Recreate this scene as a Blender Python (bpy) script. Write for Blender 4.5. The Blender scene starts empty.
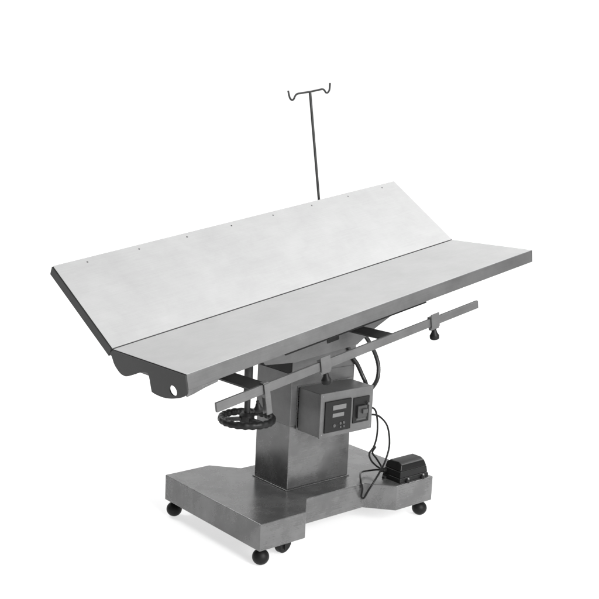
import bpy, bmesh, math, random
from mathutils import Vector, Matrix
random.seed(4)
S = bpy.context.scene
C = S.collection

# ------------------------------------------------------------------ camera
FLOOR = -0.152
cam = bpy.data.cameras.new('camera'); camo = bpy.data.objects.new('camera', cam); C.objects.link(camo)
r = Vector((0.7583982799822544, -0.6500929130553055, 0.047023965328594326))
u = Vector((0.0714166830467915, 0.15459238110912, 0.9853937553514366))
d = Vector((0.6478670436922626, 0.7439626335363084, -0.16367007545415393))
m = Matrix((( r.x, u.x, -d.x), (r.y, u.y, -d.y), (r.z, u.z, -d.z))).to_4x4()
m.translation = Vector((-1.8589014486510314, -2.26984726841684, 1.214146658214029))
camo.matrix_world = m
cam.sensor_width = 36; cam.lens = 976.996/599*36; cam.clip_end = 100; cam.clip_start = .05
S.camera = camo
S.render.resolution_x = S.render.resolution_y = 1024
S.view_settings.view_transform = 'Standard'; S.view_settings.look = 'None'
S.view_settings.gamma = 1; S.view_settings.exposure = 0.0

# ------------------------------------------------------------------ world: a dim studio
w = bpy.data.worlds.new('World'); S.world = w; w.use_nodes = True
w.node_tree.nodes['Background'].inputs[0].default_value = (1, 1, 1, 1)
w.node_tree.nodes['Background'].inputs[1].default_value = 0.08

# ------------------------------------------------------------------ lamps
def area(name, loc, tgt, sx, sy, power):
    l = bpy.data.lights.new(name, 'AREA'); l.shape = 'RECTANGLE'; l.size = sx; l.size_y = sy; l.energy = power
    o = bpy.data.objects.new(name, l); C.objects.link(o); o.location = loc
    o.rotation_euler = (Vector(tgt)-Vector(loc)).to_track_quat('-Z', 'Y').to_euler()
    return o
fwd = Vector((d.x, d.y, 0)).normalized(); side = Vector((r.x, r.y, 0)).normalized()
mid = Vector((.4, .275, 0))
def st(a, b, z): return mid + fwd*a + side*b + Vector((0, 0, z))
area('overhead_softbox', st(-1.0, .1, 3.3), st(0, 0, .5), 3.2, 2.4, 45)
area('front_fill', (.15, -2.8, 1.5), (.45, .2, .4), 1.6, 1.4, 170)  # added fill, brightens the front-facing sides
area('backdrop_fill', st(1.9, -3.0, 3.8), st(3.9, -1.2, .9), 1.5, 2.0, 225)  # added pair of lamps, turns the backdrop white
area('backdrop_fill', st(1.9, 3.0, 3.8), st(3.9, 1.2, .9), 1.5, 2.0, 225)
# added lamp bed under the floor, whitens it and wipes out shadows
area('under_floor_fill', st(.5, 0, FLOOR-.5), st(.5, 0, 0), 15.0, 15.0, 1050)

# ------------------------------------------------------------------ materials
def mat(name, col, rough=.5, metal=0.0, spec=.5):
    mt = bpy.data.materials.new(name); mt.use_nodes = True
    b = mt.node_tree.nodes['Principled BSDF']
    b.inputs['Base Color'].default_value = (col, col, col, 1) if not isinstance(col, tuple) else (*col, 1)
    b.inputs['Roughness'].default_value = rough; b.inputs['Metallic'].default_value = metal
    b.inputs['Specular IOR Level'].default_value = spec
    return mt
def steel(name, lo, hi, r0, r1, metal, stretch=(3, 60, 60), bump=.02, blotch=5.0, mixf=.6):
    mt = mat(name, lo, r0, metal); n = mt.node_tree.nodes; L = mt.node_tree.links; b = n['Principled BSDF']
    tc = n.new('ShaderNodeTexCoord'); mp = n.new('ShaderNodeMapping'); mp.inputs['Scale'].default_value = stretch
    L.new(tc.outputs['Object'], mp.inputs['Vector'])
    n1 = n.new('ShaderNodeTexNoise'); n1.inputs['Scale'].default_value = 6; n1.inputs['Detail'].default_value = 5
    L.new(mp.outputs['Vector'], n1.inputs['Vector'])
    n2 = n.new('ShaderNodeTexNoise'); n2.inputs['Scale'].default_value = blotch; n2.inputs['Detail'].default_value = 6
    n2.inputs['Roughness'].default_value = .6
    L.new(tc.outputs['Object'], n2.inputs['Vector'])
    mx = n.new('ShaderNodeMix'); mx.inputs[0].default_value = 1-mixf*.6 if mixf != .6 else .6
    L.new(n1.outputs['Fac'], mx.inputs[2]); L.new(n2.outputs['Fac'], mx.inputs[3])
    cr = n.new('ShaderNodeMapRange'); cr.inputs[1].default_value = .22; cr.inputs[2].default_value = .78
    cr.inputs[3].default_value = lo; cr.inputs[4].default_value = hi
    n3 = n.new('ShaderNodeTexNoise'); n3.inputs['Scale'].default_value = blotch*4; n3.inputs['Detail'].default_value = 8
    n3.inputs['Roughness'].default_value = .7; n3.inputs['Distortion'].default_value = .8
    L.new(tc.outputs['Object'], n3.inputs['Vector'])
    m2 = n.new('ShaderNodeMix'); m2.inputs[0].default_value = .18
    L.new(mx.outputs[0], m2.inputs[2]); L.new(n3.outputs['Fac'], m2.inputs[3])
    L.new(m2.outputs[0], cr.inputs[0]); L.new(cr.outputs[0], b.inputs['Base Color'])
    rr = n.new('ShaderNodeMapRange'); rr.inputs[1].default_value = .22; rr.inputs[2].default_value = .78
    rr.inputs[3].default_value = r0; rr.inputs[4].default_value = r1
    L.new(mx.outputs[0], rr.inputs[0]); L.new(rr.outputs[0], b.inputs['Roughness'])
    bp = n.new('ShaderNodeBump'); bp.inputs['Strength'].default_value = bump; bp.inputs['Distance'].default_value = .002
    L.new(n1.outputs['Fac'], bp.inputs['Height']); L.new(bp.outputs['Normal'], b.inputs['Normal'])
    return mt
M_top = steel('lit_top_steel', .31, .415, .56, .68, .0, (2, 60, 60), .015, 7, .55)  # lighter copy of the panel steel, light from above put into its colour
M_top.node_tree.nodes['Principled BSDF'].inputs['Specular IOR Level'].default_value = .3
M_st = steel('brushed_steel', .055, .235, .17, .38, .62, (1.6, 60, 60), .004, 6, .35)  # broad tone range puts blotchy reflections and highlights into the steel's colour
M_box = steel('satin_steel_plate', .065, .15, .30, .50, .35, (1.6, 80, 80), .01, 9, .5)
M_dk = steel('dark_steel', .012, .04, .4, .55, .4, (6, 20, 20), .03, 12)
M_blk = steel('black_rubber', .004, .010, .4, .6, 0, (20, 20, 20), .05, 40)
M_blk.node_tree.nodes['Principled BSDF'].inputs['Specular IOR Level'].default_value = .2
M_pl = mat('black_plastic', .008, .38, 0, .25)
M_hose = mat('black_hose', .015, .4)
M_cast = steel('cast_iron_black', .005, .014, .4, .6, .0, (20, 20, 20), .15, 30)
M_cast.node_tree.nodes['Principled BSDF'].inputs['Specular IOR Level'].default_value = .25
M_lcd = mat('grey_lcd', .11, .2)
M_btn = mat('grey_button', .05, .4)
M_scr = mat('plated_screw', .2, .35, .8)
M_floor = mat('backlit_white_floor', .86, .9, 0, .1)  # made translucent so the added lamp below shines through and whitens it
_n = M_floor.node_tree.nodes; _l = M_floor.node_tree.links
_df = _n.new('ShaderNodeBsdfDiffuse'); _df.inputs[0].default_value = (.84, .84, .84, 1)
_tr = _n.new('ShaderNodeBsdfTranslucent'); _tr.inputs[0].default_value = (.84, .84, .84, 1)
_mx = _n.new('ShaderNodeMixShader'); _mx.inputs[0].default_value = .5
_l.new(_df.outputs[0], _mx.inputs[1]); _l.new(_tr.outputs[0], _mx.inputs[2])
_l.new(_mx.outputs[0], _n['Material Output'].inputs['Surface'])

# ------------------------------------------------------------------ mesh helpers
def link(name, bm, mt, parent=None, bevel=0, smooth=False, seg=2, ang=30):
    bmesh.ops.recalc_face_normals(bm, faces=bm.faces)
    me = bpy.data.meshes.new(name); bm.to_mesh(me); bm.free()
    me.materials.append(mt)
    for p in me.polygons: p.use_smooth = True
    me.set_sharp_from_angle(angle=math.radians(ang if not smooth else 60))
    o = bpy.data.objects.new(name, me); C.objects.link(o)
    if parent: o.parent = parent
    if bevel:
        b = o.modifiers.new('bevel', 'BEVEL'); b.width = bevel; b.segments = seg; b.limit_method = 'ANGLE'
        b.angle_limit = math.radians(35); b.harden_normals = True
    return o
def empty(name, label=None, cat=None, group=None, loc=(0, 0, 0), parent=None):
    o = bpy.data.objects.new(name, None); C.objects.link(o); o.location = loc
    if label: o['label'] = label
    if cat: o['category'] = cat
    if group: o['group'] = group
    if parent: o.parent = parent
    return o
def box(bm, a, b):
    x0, y0, z0 = a; x1, y1, z1 = b
    v = [bm.verts.new(q) for q in ((x0,y0,z0),(x1,y0,z0),(x1,y1,z0),(x0,y1,z0),(x0,y0,z1),(x1,y0,z1),(x1,y1,z1),(x0,y1,z1))]
    for f in ((0,3,2,1),(4,5,6,7),(0,1,5,4),(1,2,6,5),(2,3,7,6),(3,0,4,7)): bm.faces.new([v[i] for i in f])
    return v
def prism(bm, pts, axis, a, b):
    """extrude 2-D outline pts along axis from a to b"""
    def P(p, t):
        if axis == 'x': return (t, p[0], p[1])
        if axis == 'y': return (p[0], t, p[1])
        return (p[0], p[1], t)
    A = [bm.verts.new(P(p, a)) for p in pts]; B = [bm.verts.new(P(p, b)) for p in pts]
    bm.faces.new(A); bm.faces.new(B[::-1]); n = len(pts)
    for i in range(n): bm.faces.new([A[i], A[(i+1) % n], B[(i+1) % n], B[i]])
def lathe(bm, prof, cx=0, cy=0, n=32, M=None):
    rings = []
    for rad, z in prof:
        ring = []
        for k in range(n):
            a = 2*math.pi*k/n; q = Vector((cx+rad*math.cos(a), cy+rad*math.sin(a), z))
            ring.append(bm.verts.new(M @ q if M else q))
        rings.append(ring)
    for i in range(len(rings)-1):
        for k in range(n):
            bm.faces.new([rings[i][k], rings[i][(k+1) % n], rings[i+1][(k+1) % n], rings[i+1][k]])
    bm.faces.new(rings[0][::-1]); bm.faces.new(rings[-1])
def spline(pts, n=8):
    P = [Vector(p) for p in pts]; out = []
    for i in range(len(P)-1):
        p0 = P[max(i-1, 0)]; p1 = P[i]; p2 = P[i+1]; p3 = P[min(i+2, len(P)-1)]
        for k in range(n):
            t = k/n
            out.append(.5*((2*p1)+(p2-p0)*t+(2*p0-5*p1+4*p2-p3)*t*t+(3*p1-p0-3*p2+p3)*t**3))
    out.append(P[-1]); return out
def tube(bm, pts, rad, n=12, ribs=0):
    T = (pts[1]-pts[0]).normalized(); N = T.orthogonal().normalized(); rings = []
    for i, p in enumerate(pts):
        if i: 
            T2 = (pts[min(i+1, len(pts)-1)]-pts[i-1]).normalized()
            N = (N - T2*N.dot(T2)).normalized(); T = T2
        B = T.cross(N); rr = rad*(1+(ribs if i % 2 else -ribs))
        rings.append([bm.verts.new(p+(N*math.cos(2*math.pi*k/n)+B*math.sin(2*math.pi*k/n))*rr) for k in range(n)])
    for i in range(len(rings)-1):
        for k in range(n): bm.faces.new([rings[i][k], rings[i][(k+1) % n], rings[i+1][(k+1) % n], rings[i+1][k]])
    bm.faces.new(rings[0][::-1]); bm.faces.new(rings[-1])

# ------------------------------------------------------------------ floor: a white studio sweep
bm = bmesh.new()
prof = [(-1.9, FLOOR)]
R = 1.6
prof += [(2.6+R*math.sin(a), FLOOR+R-R*math.cos(a)) for a in [math.pi/2*k/24 for k in range(25)]]
prof += [(2.6+R, 5.0)]
rows = []
for a, z in prof:
    rows.append([bm.verts.new(mid + fwd*a + side*b + Vector((0, 0, z))) for b in (-8, 8)])
for i in range(len(rows)-1): bm.faces.new([rows[i][0], rows[i][1], rows[i+1][1], rows[i+1][0]])
fl = link('floor', bm, M_floor, smooth=True); fl['kind'] = 'structure'

# ------------------------------------------------------------------ the operating table
tab = empty('operating_table', 'stainless steel V-top veterinary operating table on a column and H-shaped base', 'operating table', loc=(.4, .275, FLOOR))
def W(o):      # keep world coordinates under the table empty
    o.location = o.location - tab.location; return o
# tilted frame of the top
TR = Matrix(((0.9846126841243407, -0.023685011777923162, -0.17313833335960327),
             (0.024623031184299763, 0.9996914537782184, 0.0032716323279374957),
             (0.1730074235307794, -0.007484481269389701, 0.9848920823843441))).to_4x4()
TR.translation = Vector((-0.38232165, 0.27487356, 0.55442971))
TL = Matrix.Translation(-tab.location) @ TR
def TT(o): o.matrix_local = TL; return o

# base -----------------------------------------------------------------
X, Wd, H = .8145, .55, .092; x1, cd, ce = .191, .0803, .09
out = [(0,0),(x1,0),(x1+cd,ce),(X-x1-cd,ce),(X-x1,0),(X,0),(X,Wd),(X-x1,Wd),(X-x1-cd,Wd-ce),(x1+cd,Wd-ce),(x1,Wd),(0,Wd)]
bm = bmesh.new(); prism(bm, out, 'z', -H, 0)
base = W(link('base', bm, M_st, tab, bevel=.0025))
bm = bmesh.new()
def foot(cx, cy):
    bm = bmesh.new(); zc = FLOOR+.0265; R = .028
    prof = [(max(R*math.cos(a), .002), zc+.0265*math.sin(a)) for a in [math.radians(-90+12*k) for k in range(14)]]
    prof = [(max(q[0], .002), q[1]) for q in prof] + [(.012, -H-.008), (.012, -H+.004)]
    lathe(bm, prof, cx, cy, 24)
    return link('foot', bm, M_blk, base, smooth=True)
for q in ((.03, .03), (.025, Wd-.025), (X-.03, .03), (X-.03, Wd-.03)): foot(*q)
def caster(cx, cy, rz):
    M = Matrix.Translation((cx, cy, FLOOR+.036)) @ Matrix.Rotation(rz, 4, 'Z') @ Matrix.Rotation(math.pi/2, 4, 'X')
    e = bmesh.new(); lathe(e, [(.004, -.013), (.030, -.013), (.036, -.008), (.036, .008), (.030, .013), (.004, .013)], 0, 0, 28, M)
    lathe(e, [(.003, -.014), (.011, -.014), (.011, .014), (.003, .014)], 0, 0, 16, M)
    # fork
    for s in (-1, 1):
        v = box(e, (-.012, -.02, s*.0165-.0015), (.012, .038, s*.0165+.0015))
        for q in v: q.co = M @ q.co
    return link('caster', e, M_blk, base, bevel=.001)
caster(.150, .062, math.radians(12)); caster(X-.17, Wd-.09, .3)

# column -----------------------------------------------------------------
cx0, cx1, cy0, cy1 = .2584, .5525, .1814, .3686
bm = bmesh.new(); box(bm, (cx0+.002, cy0+.002, .004), (cx1-.002, cy1-.002, .235))
col = W(link('column', bm, M_st, tab, bevel=.003))
bm = bmesh.new(); box(bm, (cx0-.001, cy0-.001, .232), (cx1+.001, cy1+.001, .418)); link('outer_sleeve', bm, M_box, col, bevel=.003)
bm = bmesh.new(); box(bm, (cx0-.003, cy0-.003, .0003), (cx1+.003, cy1+.003, .004)); link('weld_flange', bm, M_st, col, bevel=.001)
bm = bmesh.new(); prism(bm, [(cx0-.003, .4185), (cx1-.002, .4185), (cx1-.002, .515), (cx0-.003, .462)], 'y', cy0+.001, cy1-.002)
hd = W(link('shaded_column_head', bm, M_blk, tab, bevel=.002))  # head coloured black to paint the shade on its left face
bm = bmesh.new(); prism(bm, [(cx0-.001, .4183), (cx1, .4183), (cx1, .512), (cx0-.001, .462)], 'y', cy0-.003, cy0+.0005); link('lit_head_front', bm, M_box, hd, bevel=.0008)  # added plate keeps the lit front lighter than the blackened head

# control box ------------------------------------------------------------
b0, b1, by, bz0, bz1 = .2832, .525, .057, .2207, .3718
bm = bmesh.new(); box(bm, (b0, by, bz0), (b1, cy0-.013, bz1))
cb = W(link('control_box', bm, M_box, tab, bevel=.002))
bm = bmesh.new(); box(bm, (b0+.012, cy0-.014, bz0+.012), (b1-.012, cy0-.0005, bz1-.012)); link('mounting_spacer', bm, M_dk, cb)
bm = bmesh.new(); box(bm, (b0+.001, cy0-.0055, bz0-.001), (b1+.012, cy0-.0012, bz1+.002)); link('back_plate', bm, M_st, cb, bevel=.001)
# raised lip of the front cover
bm = bmesh.new(); box(bm, (b0-.002, by-.003, bz0-.002), (b1+.002, by+.004, bz1+.002)); link('front_cover', bm, M_box, cb, bevel=.0012)
fy = by-.003
bm = bmesh.new(); box(bm, (.299, fy-.006, .2355), (.4195, fy+.001, .3445)); link('display_panel', bm, M_pl, cb, bevel=.002)
for z0, z1, xx in ((.312, .3285, .3935), (.2868, .3005, .3845)):
    bm = bmesh.new(); box(bm, (.332, fy-.0072, z0), (xx, fy-.0055, z1)); link('screen', bm, M_lcd, cb, bevel=.0005)
for x, z, R in ((.342, .2575, .006), (.37, .262, .005), (.386, .2625, .005), (.371, .2485, .004), (.387, .249, .004)):
    bm = bmesh.new(); M = Matrix.Translation((x, fy-.006, z)) @ Matrix.Rotation(math.pi/2, 4, 'X')
    lathe(bm, [(R, -.0005), (R, .0018), (R*.7, .0026)], 0, 0, 16, M); link('button', bm, M_btn, cb, bevel=.0004)
bm = bmesh.new(); box(bm, (.4315, fy-.004, .2495), (.5075, fy+.001, .3405)); link('switch_panel', bm, M_pl, cb, bevel=.0015)
bm = bmesh.new()
box(bm, (.446, fy-.013, .268), (.488, fy-.0035, .311)); link('circuit_breaker', bm, mat('charcoal_plastic', .035, .4), cb, bevel=.002)
bm = bmesh.new()
box(bm, (.462, fy-.022, .285), (.484, fy-.0125, .300)); link('switch_lever', bm, M_btn, cb, bevel=.0015)
bm = bmesh.new(); box(bm, (.447, fy-.0055, .258), (.492, fy-.0035, .2655)); link('name_strip', bm, M_btn, cb, bevel=.0005)
bm = bmesh.new(); M = Matrix.Translation((.496, fy-.004, .3155)) @ Matrix.Rotation(math.pi/2, 4, 'X')
lathe(bm, [(.0055, -.0005), (.0055, .009), (.004, .011)], 0, 0, 16, M); link('indicator_knob', bm, M_scr, cb)
for x, z in ((b0+.008, bz0+.009), (b1-.007, bz0+.009), (b0+.008, bz1-.008), (b1-.007, bz1-.008)):
    bm = bmesh.new(); M = Matrix.Translation((x, fy, z)) @ Matrix.Rotation(math.pi/2, 4, 'X')
    lathe(bm, [(.0026, -.0005), (.0026, .0008), (.0018, .0014)], 0, 0, 12, M); link('screw', bm, M_scr, cb)
for z in (.2753, .2531):
    bm = bmesh.new(); M = Matrix.Translation((b1, .095, z)) @ Matrix.Rotation(math.pi/2, 4, 'Y')
    lathe(bm, [(.0085, -.001), (.0085, .006), (.006, .008), (.005, .016)], 0, 0, 16, M); link('cable_gland', bm, M_pl, cb)

# hoses ------------------------------------------------------------------
for pts in ([(0.50,.17,.57),(0.535,.165,.553),(0.5783,.16,.5219),(0.6062,.16,.4897),(0.635,.16,.4495),(0.6441,.15,.4058),(0.6324,.14,.3646),(0.6015,.13,.3405),(0.565,.12,.330),(.526,.115,.325)],
            [(0.50,.172,.50),(0.5289,.172,.452),(0.5562,.17,.4194),(0.5748,.16,.3787),(0.5785,.145,.354),(0.565,.13,.338),(.526,.13,.332)]):
    bm = bmesh.new(); tube(bm, spline(pts, 14), .0078, 12, .05)
    W(link('hose', bm, M_hose, tab, smooth=True))

# handwheel --------------------------------------------------------------
hx, hy, hz = .085, .2, .284
bm = bmesh.new(); R0 = .0865; n = 120; k_ = 12; rings = []
for i in range(n):
    a = 2*math.pi*i/n; bump = .0024*math.cos(22*a)
    ring = []
    for j in range(k_):
        b = 2*math.pi*j/k_; cb_ = math.cos(b); rr = R0+(.0105+(bump if cb_ < .3 else bump*.35))*cb_; zz = (.0125+bump*.5)*math.sin(b)
        ring.append(bm.verts.new((hx+rr*math.cos(a), hy+rr*math.sin(a), hz+zz)))
    rings.append(ring)
for i in range(n):
    for j in range(k_): bm.faces.new([rings[i][j], rings[(i+1) % n][j], rings[(i+1) % n][(j+1) % k_], rings[i][(j+1) % k_]])
hw = W(link('handwheel', bm, M_cast, tab, smooth=True))
bm = bmesh.new(); lathe(bm, [(.014, hz-.012), (.024, hz-.012), (.026, hz+.012), (.018, hz+.022), (.012, hz+.022)], hx, hy, 24); link('hub', bm, M_cast, hw, bevel=.001)
for k in range(3):
    a = math.radians(35+120*k); bm = bmesh.new()
    v = box(bm, (.018, -.011, -.005), (.080, .011, .006))
    for q in v:
        if q.co.x > .05: q.co.y *= .75
        q.co = Matrix.Translation((hx, hy, hz)) @ Matrix.Rotation(a, 4, 'Z') @ q.co
    link('spoke', bm, M_cast, hw, bevel=.003)
bm = bmesh.new(); lathe(bm, [(.0105, hz+.01), (.0105, .40)], hx, hy, 24)
lathe(bm, [(.0145, .375), (.0145, .47)], hx, hy, 24)
W(link('handwheel_shaft', bm, M_dk, tab))

# tabletop (tilted) --------------------------------------------------------
L_, W1, W2, th, phi = 1.6047, .3828, .3768, .0459, .6321
def tray(bm, y0, y1, z0, z1, xa=0, xb=L_):
    box(bm, (xa, y0, z0), (xb, y1, z1))
bm = bmesh.new(); tray(bm, -W1, -.0025, -th, 0)
near = TT(link('flat_top_panel', bm, M_box, tab, bevel=.002, seg=2))
bm = bmesh.new(); box(bm, (.0004, -W1+.0004, .0002), (L_-.0004, -.0029, .0016)); link('lit_top_skin', bm, M_top, near, bevel=.0006)  # added thin skin carries the painted lit tone of the flat top
# raised panel: built flat, then turned about the hinge line
bm = bmesh.new(); tray(bm, .0035, W2, -.034, 0)
PH = Matrix.Rotation(phi, 4, 'X')
for v in bm.verts: v.co = PH @ v.co
back = TT(link('raised_top_panel', bm, M_box, tab, bevel=.002, seg=2))
bm = bmesh.new(); box(bm, (.0004, .0039, .0002), (L_-.0004, W2-.0004, .0016))
for v in bm.verts: v.co = PH @ v.co
link('lit_top_skin', bm, M_top, back, bevel=.0006)  # same painted lit tone on a thin skin over the raised top
for xa in (-.0035, L_+.0005):
    bm = bmesh.new(); prism(bm, [(.004, -.0345), (W2-.0005, -.0345), (W2-.0005, -.001), (.004, -.001)], 'x', xa, xa+.003)
    for v in bm.verts: v.co = PH @ v.co
    link('end_shade_plate', bm, M_dk, back, bevel=.0006)  # added dark plates, shade of the panel ends put into their colour
bm = bmesh.new(); box(bm, (L_+.0005, -W1+.0005, -th+.0005), (L_+.0035, -.003, -.001)); link('end_shade_plate', bm, M_dk, near, bevel=.0006)  # same added shade-coloured plate on the flat panel's far end
# row of pin holes along the raised panel's outer edge
for i in range(8):
    bm = bmesh.new(); x = .115+i*.2
    lathe(bm, [(.0032, .001), (.0032, .0021), (.0015, .0027)], x, W2-.02, 12, PH); link('rivet', bm, M_st, back)
# hinge tube
bm = bmesh.new(); M = Matrix.Translation((0.004, .002, -.012)) @ Matrix.Rotation(math.pi/2, 4, 'Y')
lathe(bm, [(.0085, 0), (.0085, L_-.008)], 0, 0, 16, M)
TT(link('hinge', bm, M_dk, tab, bevel=.001))
# end brackets: lobed plate with a hole
def smooth2(pts, n=5):
    return [(q.x, q.y) for q in spline([(a, b, 0) for a, b in pts], n)]
def bracket(xa, xb):
    low = [(.012,-.012),(.0037,-.0255),(-.0049,-.0473),(-.0287,-.0675),(-.05,-.0725),(-.07,-.0705),(-.1066,-.0579),(-.1591,-.0379),(-.183,-.034),(-.1915,-.0375),(-.1946,-.0544),(-.1951,-.0658),(-.1968,-.0902)]
    low2 = [(-.1968,-.0902),(-.204,-.0925),(-.2232,-.0948),(-.2572,-.0948),(-.2985,-.0885),(-.3473,-.0742),(-.372,-.062),(-.3815,-.053)]
    pts = smooth2(low, 4)[:-1]+smooth2(low2, 4)
    pts += [(-.3824, -.0472), (-.3824, -.0012), (-.0045, -.0012)]
    pts = pts[1:] if pts[0] == pts[-1] else pts
    top = [(.012, -.0465)]
    # shell with hole: build 2-D face with hole through triangle_fill
    bm = bmesh.new(); hc = (-.312, -.0612); hr = .0155; nh = 28
    outer = pts[:]
    # region above z=-.0465 hides inside the panel end
    ring = [bm.verts.new((0, a, b)) for a, b in outer]
    es = [bm.edges.new((ring[i], ring[(i+1) % len(ring)])) for i in range(len(ring))]
    hole = [bm.verts.new((0, hc[0]+hr*1.18*math.cos(2*math.pi*k/nh), hc[1]+hr*math.sin(2*math.pi*k/nh))) for k in range(nh)]
    es += [bm.edges.new((hole[i], hole[(i+1) % nh])) for i in range(nh)]
    bmesh.ops.triangle_fill(bm, use_beauty=True, use_dissolve=False, edges=es)
    fs = list(bm.faces)
    for v in bm.verts: v.co.x = xa
    ex = bmesh.ops.extrude_face_region(bm, geom=fs)
    for v in [g for g in ex['geom'] if isinstance(g, bmesh.types.BMVert)]: v.co.x = xb
    return bm
bm = bracket(-.0045, -.0005); TT(link('end_bracket', bm, M_dk, tab))
bm = bmesh.new(); box(bm, (.36, -.381, -th-.0055), (1.0, -.374, -th-.0004)); TT(link('gap_shade_strip', bm, M_blk, tab, bevel=.001))  # added black strip paints the shaded gap under the near edge
# folded strip under the near edge at the left end
bm = bmesh.new(); prism(bm, [(0, -th-.0005), (.112, -th-.0005), (.109, -.056), (.06, -.0600), (.02, -.066), (0, -.0675)], 'y', -.3735, -.366)
TT(link('corner_strip', bm, M_st, tab, bevel=.001))

# tilt frame and arms under the top ---------------------------------------
bm = bmesh.new(); prism(bm, [(.42, -.137), (.545, -.166), (.83, -.186), (.907, -.157), (1.06, -.115), (1.10, -.0465), (.36, -.0465)], 'y', -.204, -.199)
prism(bm, [(.42, -.100), (.545, -.12), (.83, -.14), (.907, -.12), (1.06, -.09), (1.10, -.0465), (.36, -.0465)], 'y', .09, .095)
box(bm, (.38, -.199, -.06), (1.08, .09, -.0468))
tf = TT(link('tilt_frame', bm, M_box, tab, bevel=.0015))
bm = bmesh.new(); box(bm, (.69, -.2065, -.142), (.745, -.2045, -.124)); link('frame_slot', bm, M_pl, tf, bevel=.0008)
bm = bmesh.new(); M = Matrix.Translation((.50, -.204, -.105)) @ Matrix.Rotation(math.pi/2, 4, 'X')
lathe(bm, [(.009, -.0005), (.009, .006), (.006, .008)], 0, 0, 6, M); link('bolt', bm, M_scr, tf, bevel=.0008)
ry, rz0, rz1 = -.42, -.1215, -.0935
for xa in (.19, .732):
    bm = bmesh.new(); box(bm, (xa, ry+.006, rz1-.008), (xa+.058, -.06, rz1-.001))
    prism(bm, [(xa+.004, rz1-.0012), (xa+.054, rz1-.0012), (xa+.054, -th-.0005), (xa+.004, -th-.0005)], 'y', -.22, -.19)
    TT(link('rail_arm', bm, M_dk, tab, bevel=.001))  # dark colour stands in for the top's shadow on the arms
bm = bmesh.new(); box(bm, (.0585, ry-.004, rz0), (1.223, ry+.0055, rz1))
rail = TT(link('side_rail', bm, M_box, tab, bevel=.0012))
def clamp(x, wdt, ztop, zbot, kx, kz, kr, kh):
    bm = bmesh.new()
    box(bm, (x-wdt/2, ry-.0105, zbot), (x+wdt/2, ry-.0065, ztop))
    box(bm, (x-wdt/2, ry-.0066, rz1+.0008), (x+wdt/2, ry+.010, rz1+.0045))
    box(bm, (x-wdt/2, ry+.0065, zbot), (x+wdt/2, ry+.0098, rz1+.0006))
    box(bm, (x-wdt/2, ry-.0066, rz0-.0125), (x+wdt/2, ry+.0064, rz0-.001))
    c = TT(link('rail_clamp', bm, M_box, tab, bevel=.0008))
    bm = bmesh.new(); k = kr
    lathe(bm, [(k*.32, kz), (k*.34, kz-kh*.22), (k*.5, kz-kh*.30), (k*.62, kz-kh*.5), (k, kz-kh*.72), (k, kz-kh*.92), (k*.8, kz-kh)], kx, ry-.001, 20)
    link('knob', bm, M_blk, c, bevel=.0008)
clamp(.474, .040, -.078, -.126, .478, -.122, .0165, .048)
clamp(.985, .040, -.078, -.126, .985, -.122, .0165, .048)
clamp(.238, .020, -.092, -.186, .205, -.135, .014, .034)

# ------------------------------------------------------------------ infusion pole
ivp = empty('infusion_pole', 'thin steel drip pole with two hooks standing behind the raised panel', 'drip stand')
IX, IY = 1.196, .332
zt = .640
ivp.matrix_world = TR @ Matrix.Translation((IX, IY, .05))
def IV(o): return o
bm = bmesh.new(); lathe(bm, [(.0052, -.02), (.0052, zt-.05)], 0, 0, 16)
link('pole', bm, M_dk, ivp)
bm = bmesh.new(); lathe(bm, [(.009, .0), (.009, .09)], 0, 0, 16); box(bm, (-.012, -.03, .02), (.012, .0, .05)); link('pole_socket', bm, M_dk, ivp, bevel=.001)
for s, pts in ((-1, [(0,zt),(-.045,zt),(-.068,zt-.001),(-.079,zt-.008),(-.087,zt-.018),(-.097,zt-.020),(-.106,zt-.011),(-.110,zt+.008),(-.111,zt+.016)]),
               (1, [(0,zt),(.045,zt+.002),(.066,zt+.003),(.076,zt-.002),(.084,zt-.012),(.094,zt-.013),(.103,zt-.005),(.108,zt+.01),(.110,zt+.022)])):
    bm = bmesh.new(); tube(bm, spline([(a, 0, b-.05) for a, b in pts], 6), .0037, 10); link('hook', bm, M_dk, ivp, smooth=True)

# ------------------------------------------------------------------ foot pedal
fp = empty('foot_pedal', 'black foot pedal switch resting on the right end of the steel base', 'foot pedal', loc=(.725, .057, .0005))
def frus(bm, a, b, c, e, z0, z1, skew=0):
    v = [bm.verts.new(q) for q in ((-a,-b,z0),(a,-b,z0),(a,b,z0),(-a,b,z0),(-c,-e+skew,z1),(c,-e+skew,z1),(c,e+skew,z1),(-c,e+skew,z1))]
    for f in ((0,3,2,1),(4,5,6,7),(0,1,5,4),(1,2,6,5),(2,3,7,6),(3,0,4,7)): bm.faces.new([v[i] for i in f])
bm = bmesh.new(); frus(bm, .077, .046, .074, .044, 0, .016); frus(bm, .073, .043, .070, .040, .0162, .040)
link('housing', bm, M_pl, fp, bevel=.003, seg=3)
bm = bmesh.new()
prism(bm, [(-.040,.0405),(.041,.0405),(.040,.060),(.022,.0705),(-.018,.0705),(-.034,.062)], 'x', -.070, .070)
for v in bm.verts:
    if v.co.z > .05: v.co.x *= .87
link('cover', bm, M_pl, fp, bevel=.004, seg=3)
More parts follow.
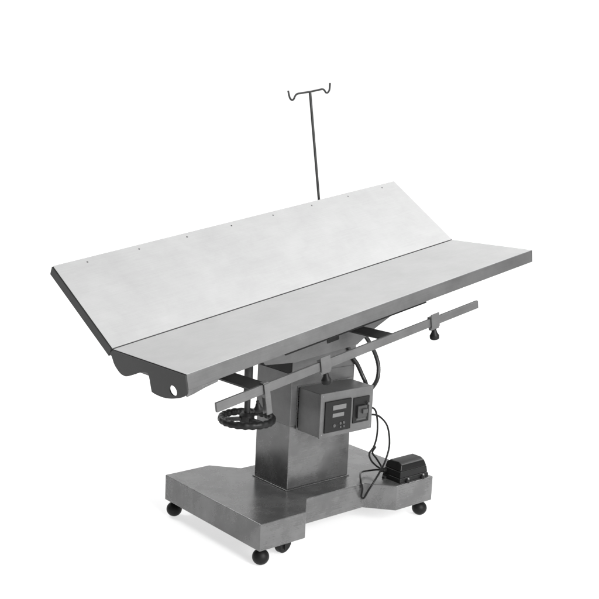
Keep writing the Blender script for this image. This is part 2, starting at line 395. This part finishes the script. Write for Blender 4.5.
for x, y in ((-.079, .03), (.04, -.048), (.079, -.030), (-.04, -.048)):
    bm = bmesh.new(); lathe(bm, [(.009, 0), (.009, .006), (.006, .009)], x, y, 16); link('lug', bm, M_pl, fp)
for x in (-.036, .044):
    bm = bmesh.new(); M = Matrix.Translation((x, -.0455, .0115)) @ Matrix.Rotation(math.pi/2, 4, 'X')
    lathe(bm, [(.0048, -.001), (.0048, .004), (.003, .006)], 0, 0, 12, M); link('screw', bm, M_scr, fp)
bm = bmesh.new(); M = Matrix.Translation((-.072, .036, .028)) @ Matrix.Rotation(-math.pi/2, 4, 'Y')
lathe(bm, [(.0095, -.002), (.0095, .008), (.006, .012), (.005, .022)], 0, 0, 16, M); link('cable_gland', bm, M_pl, fp)

# ------------------------------------------------------------------ cables
def cable(name, label, group, paths, rad):
    bm = bmesh.new()
    for pts in paths: tube(bm, spline(pts, 10), rad, 8)
    o = link(name, bm, M_pl, None, smooth=True); o['label'] = label; o['category'] = 'cable'
    return o
cable('power_cord', 'long black cord from the control box hanging in a loop over the base edge', None,
  [[(.535,.095,.2531),(0.559,.09,.2531),(0.5979,.085,.241),(0.6375,.08,.1988),(0.6594,.085,.1259),(0.6331,.075,.0728),(0.5899,.06,.0401),(0.5518,.05,.0133),(0.534,.055,-.0145),(0.5349,.076,-.0495),(0.5289,.083,-.0448),(0.5325,.084,-.0158),(0.5251,.086,.010),(.553,.12,.0200),(.59,.15,.015),(.62,.15,.014),(0.636,.12,.024),(.645,.096,.0285)]], .0035)
cable('pedal_cable', 'shorter black cable knotted above the base beside the foot pedal', None,
  [[(.535,.095,.2753),(0.567,.1,.2753),(0.591,.1,.2606),(0.6048,.1,.2175),(0.6067,.1,.1648),(0.5947,.1,.1255),(0.5737,.1,.1029),(0.585,.1,.075),(0.612,.1,.05),(.640,.094,.031)],
   [(0.5947,.1,.1255),(.602,.106,.121),(.599,.104,.113),(.590,.096,.118),(.597,.094,.124),(0.5889,.1,.1039),(0.6116,.1,.0771),(.632,.1,.052),(.642,.094,.032)]], .0035)
bpy.context.view_layer.update()
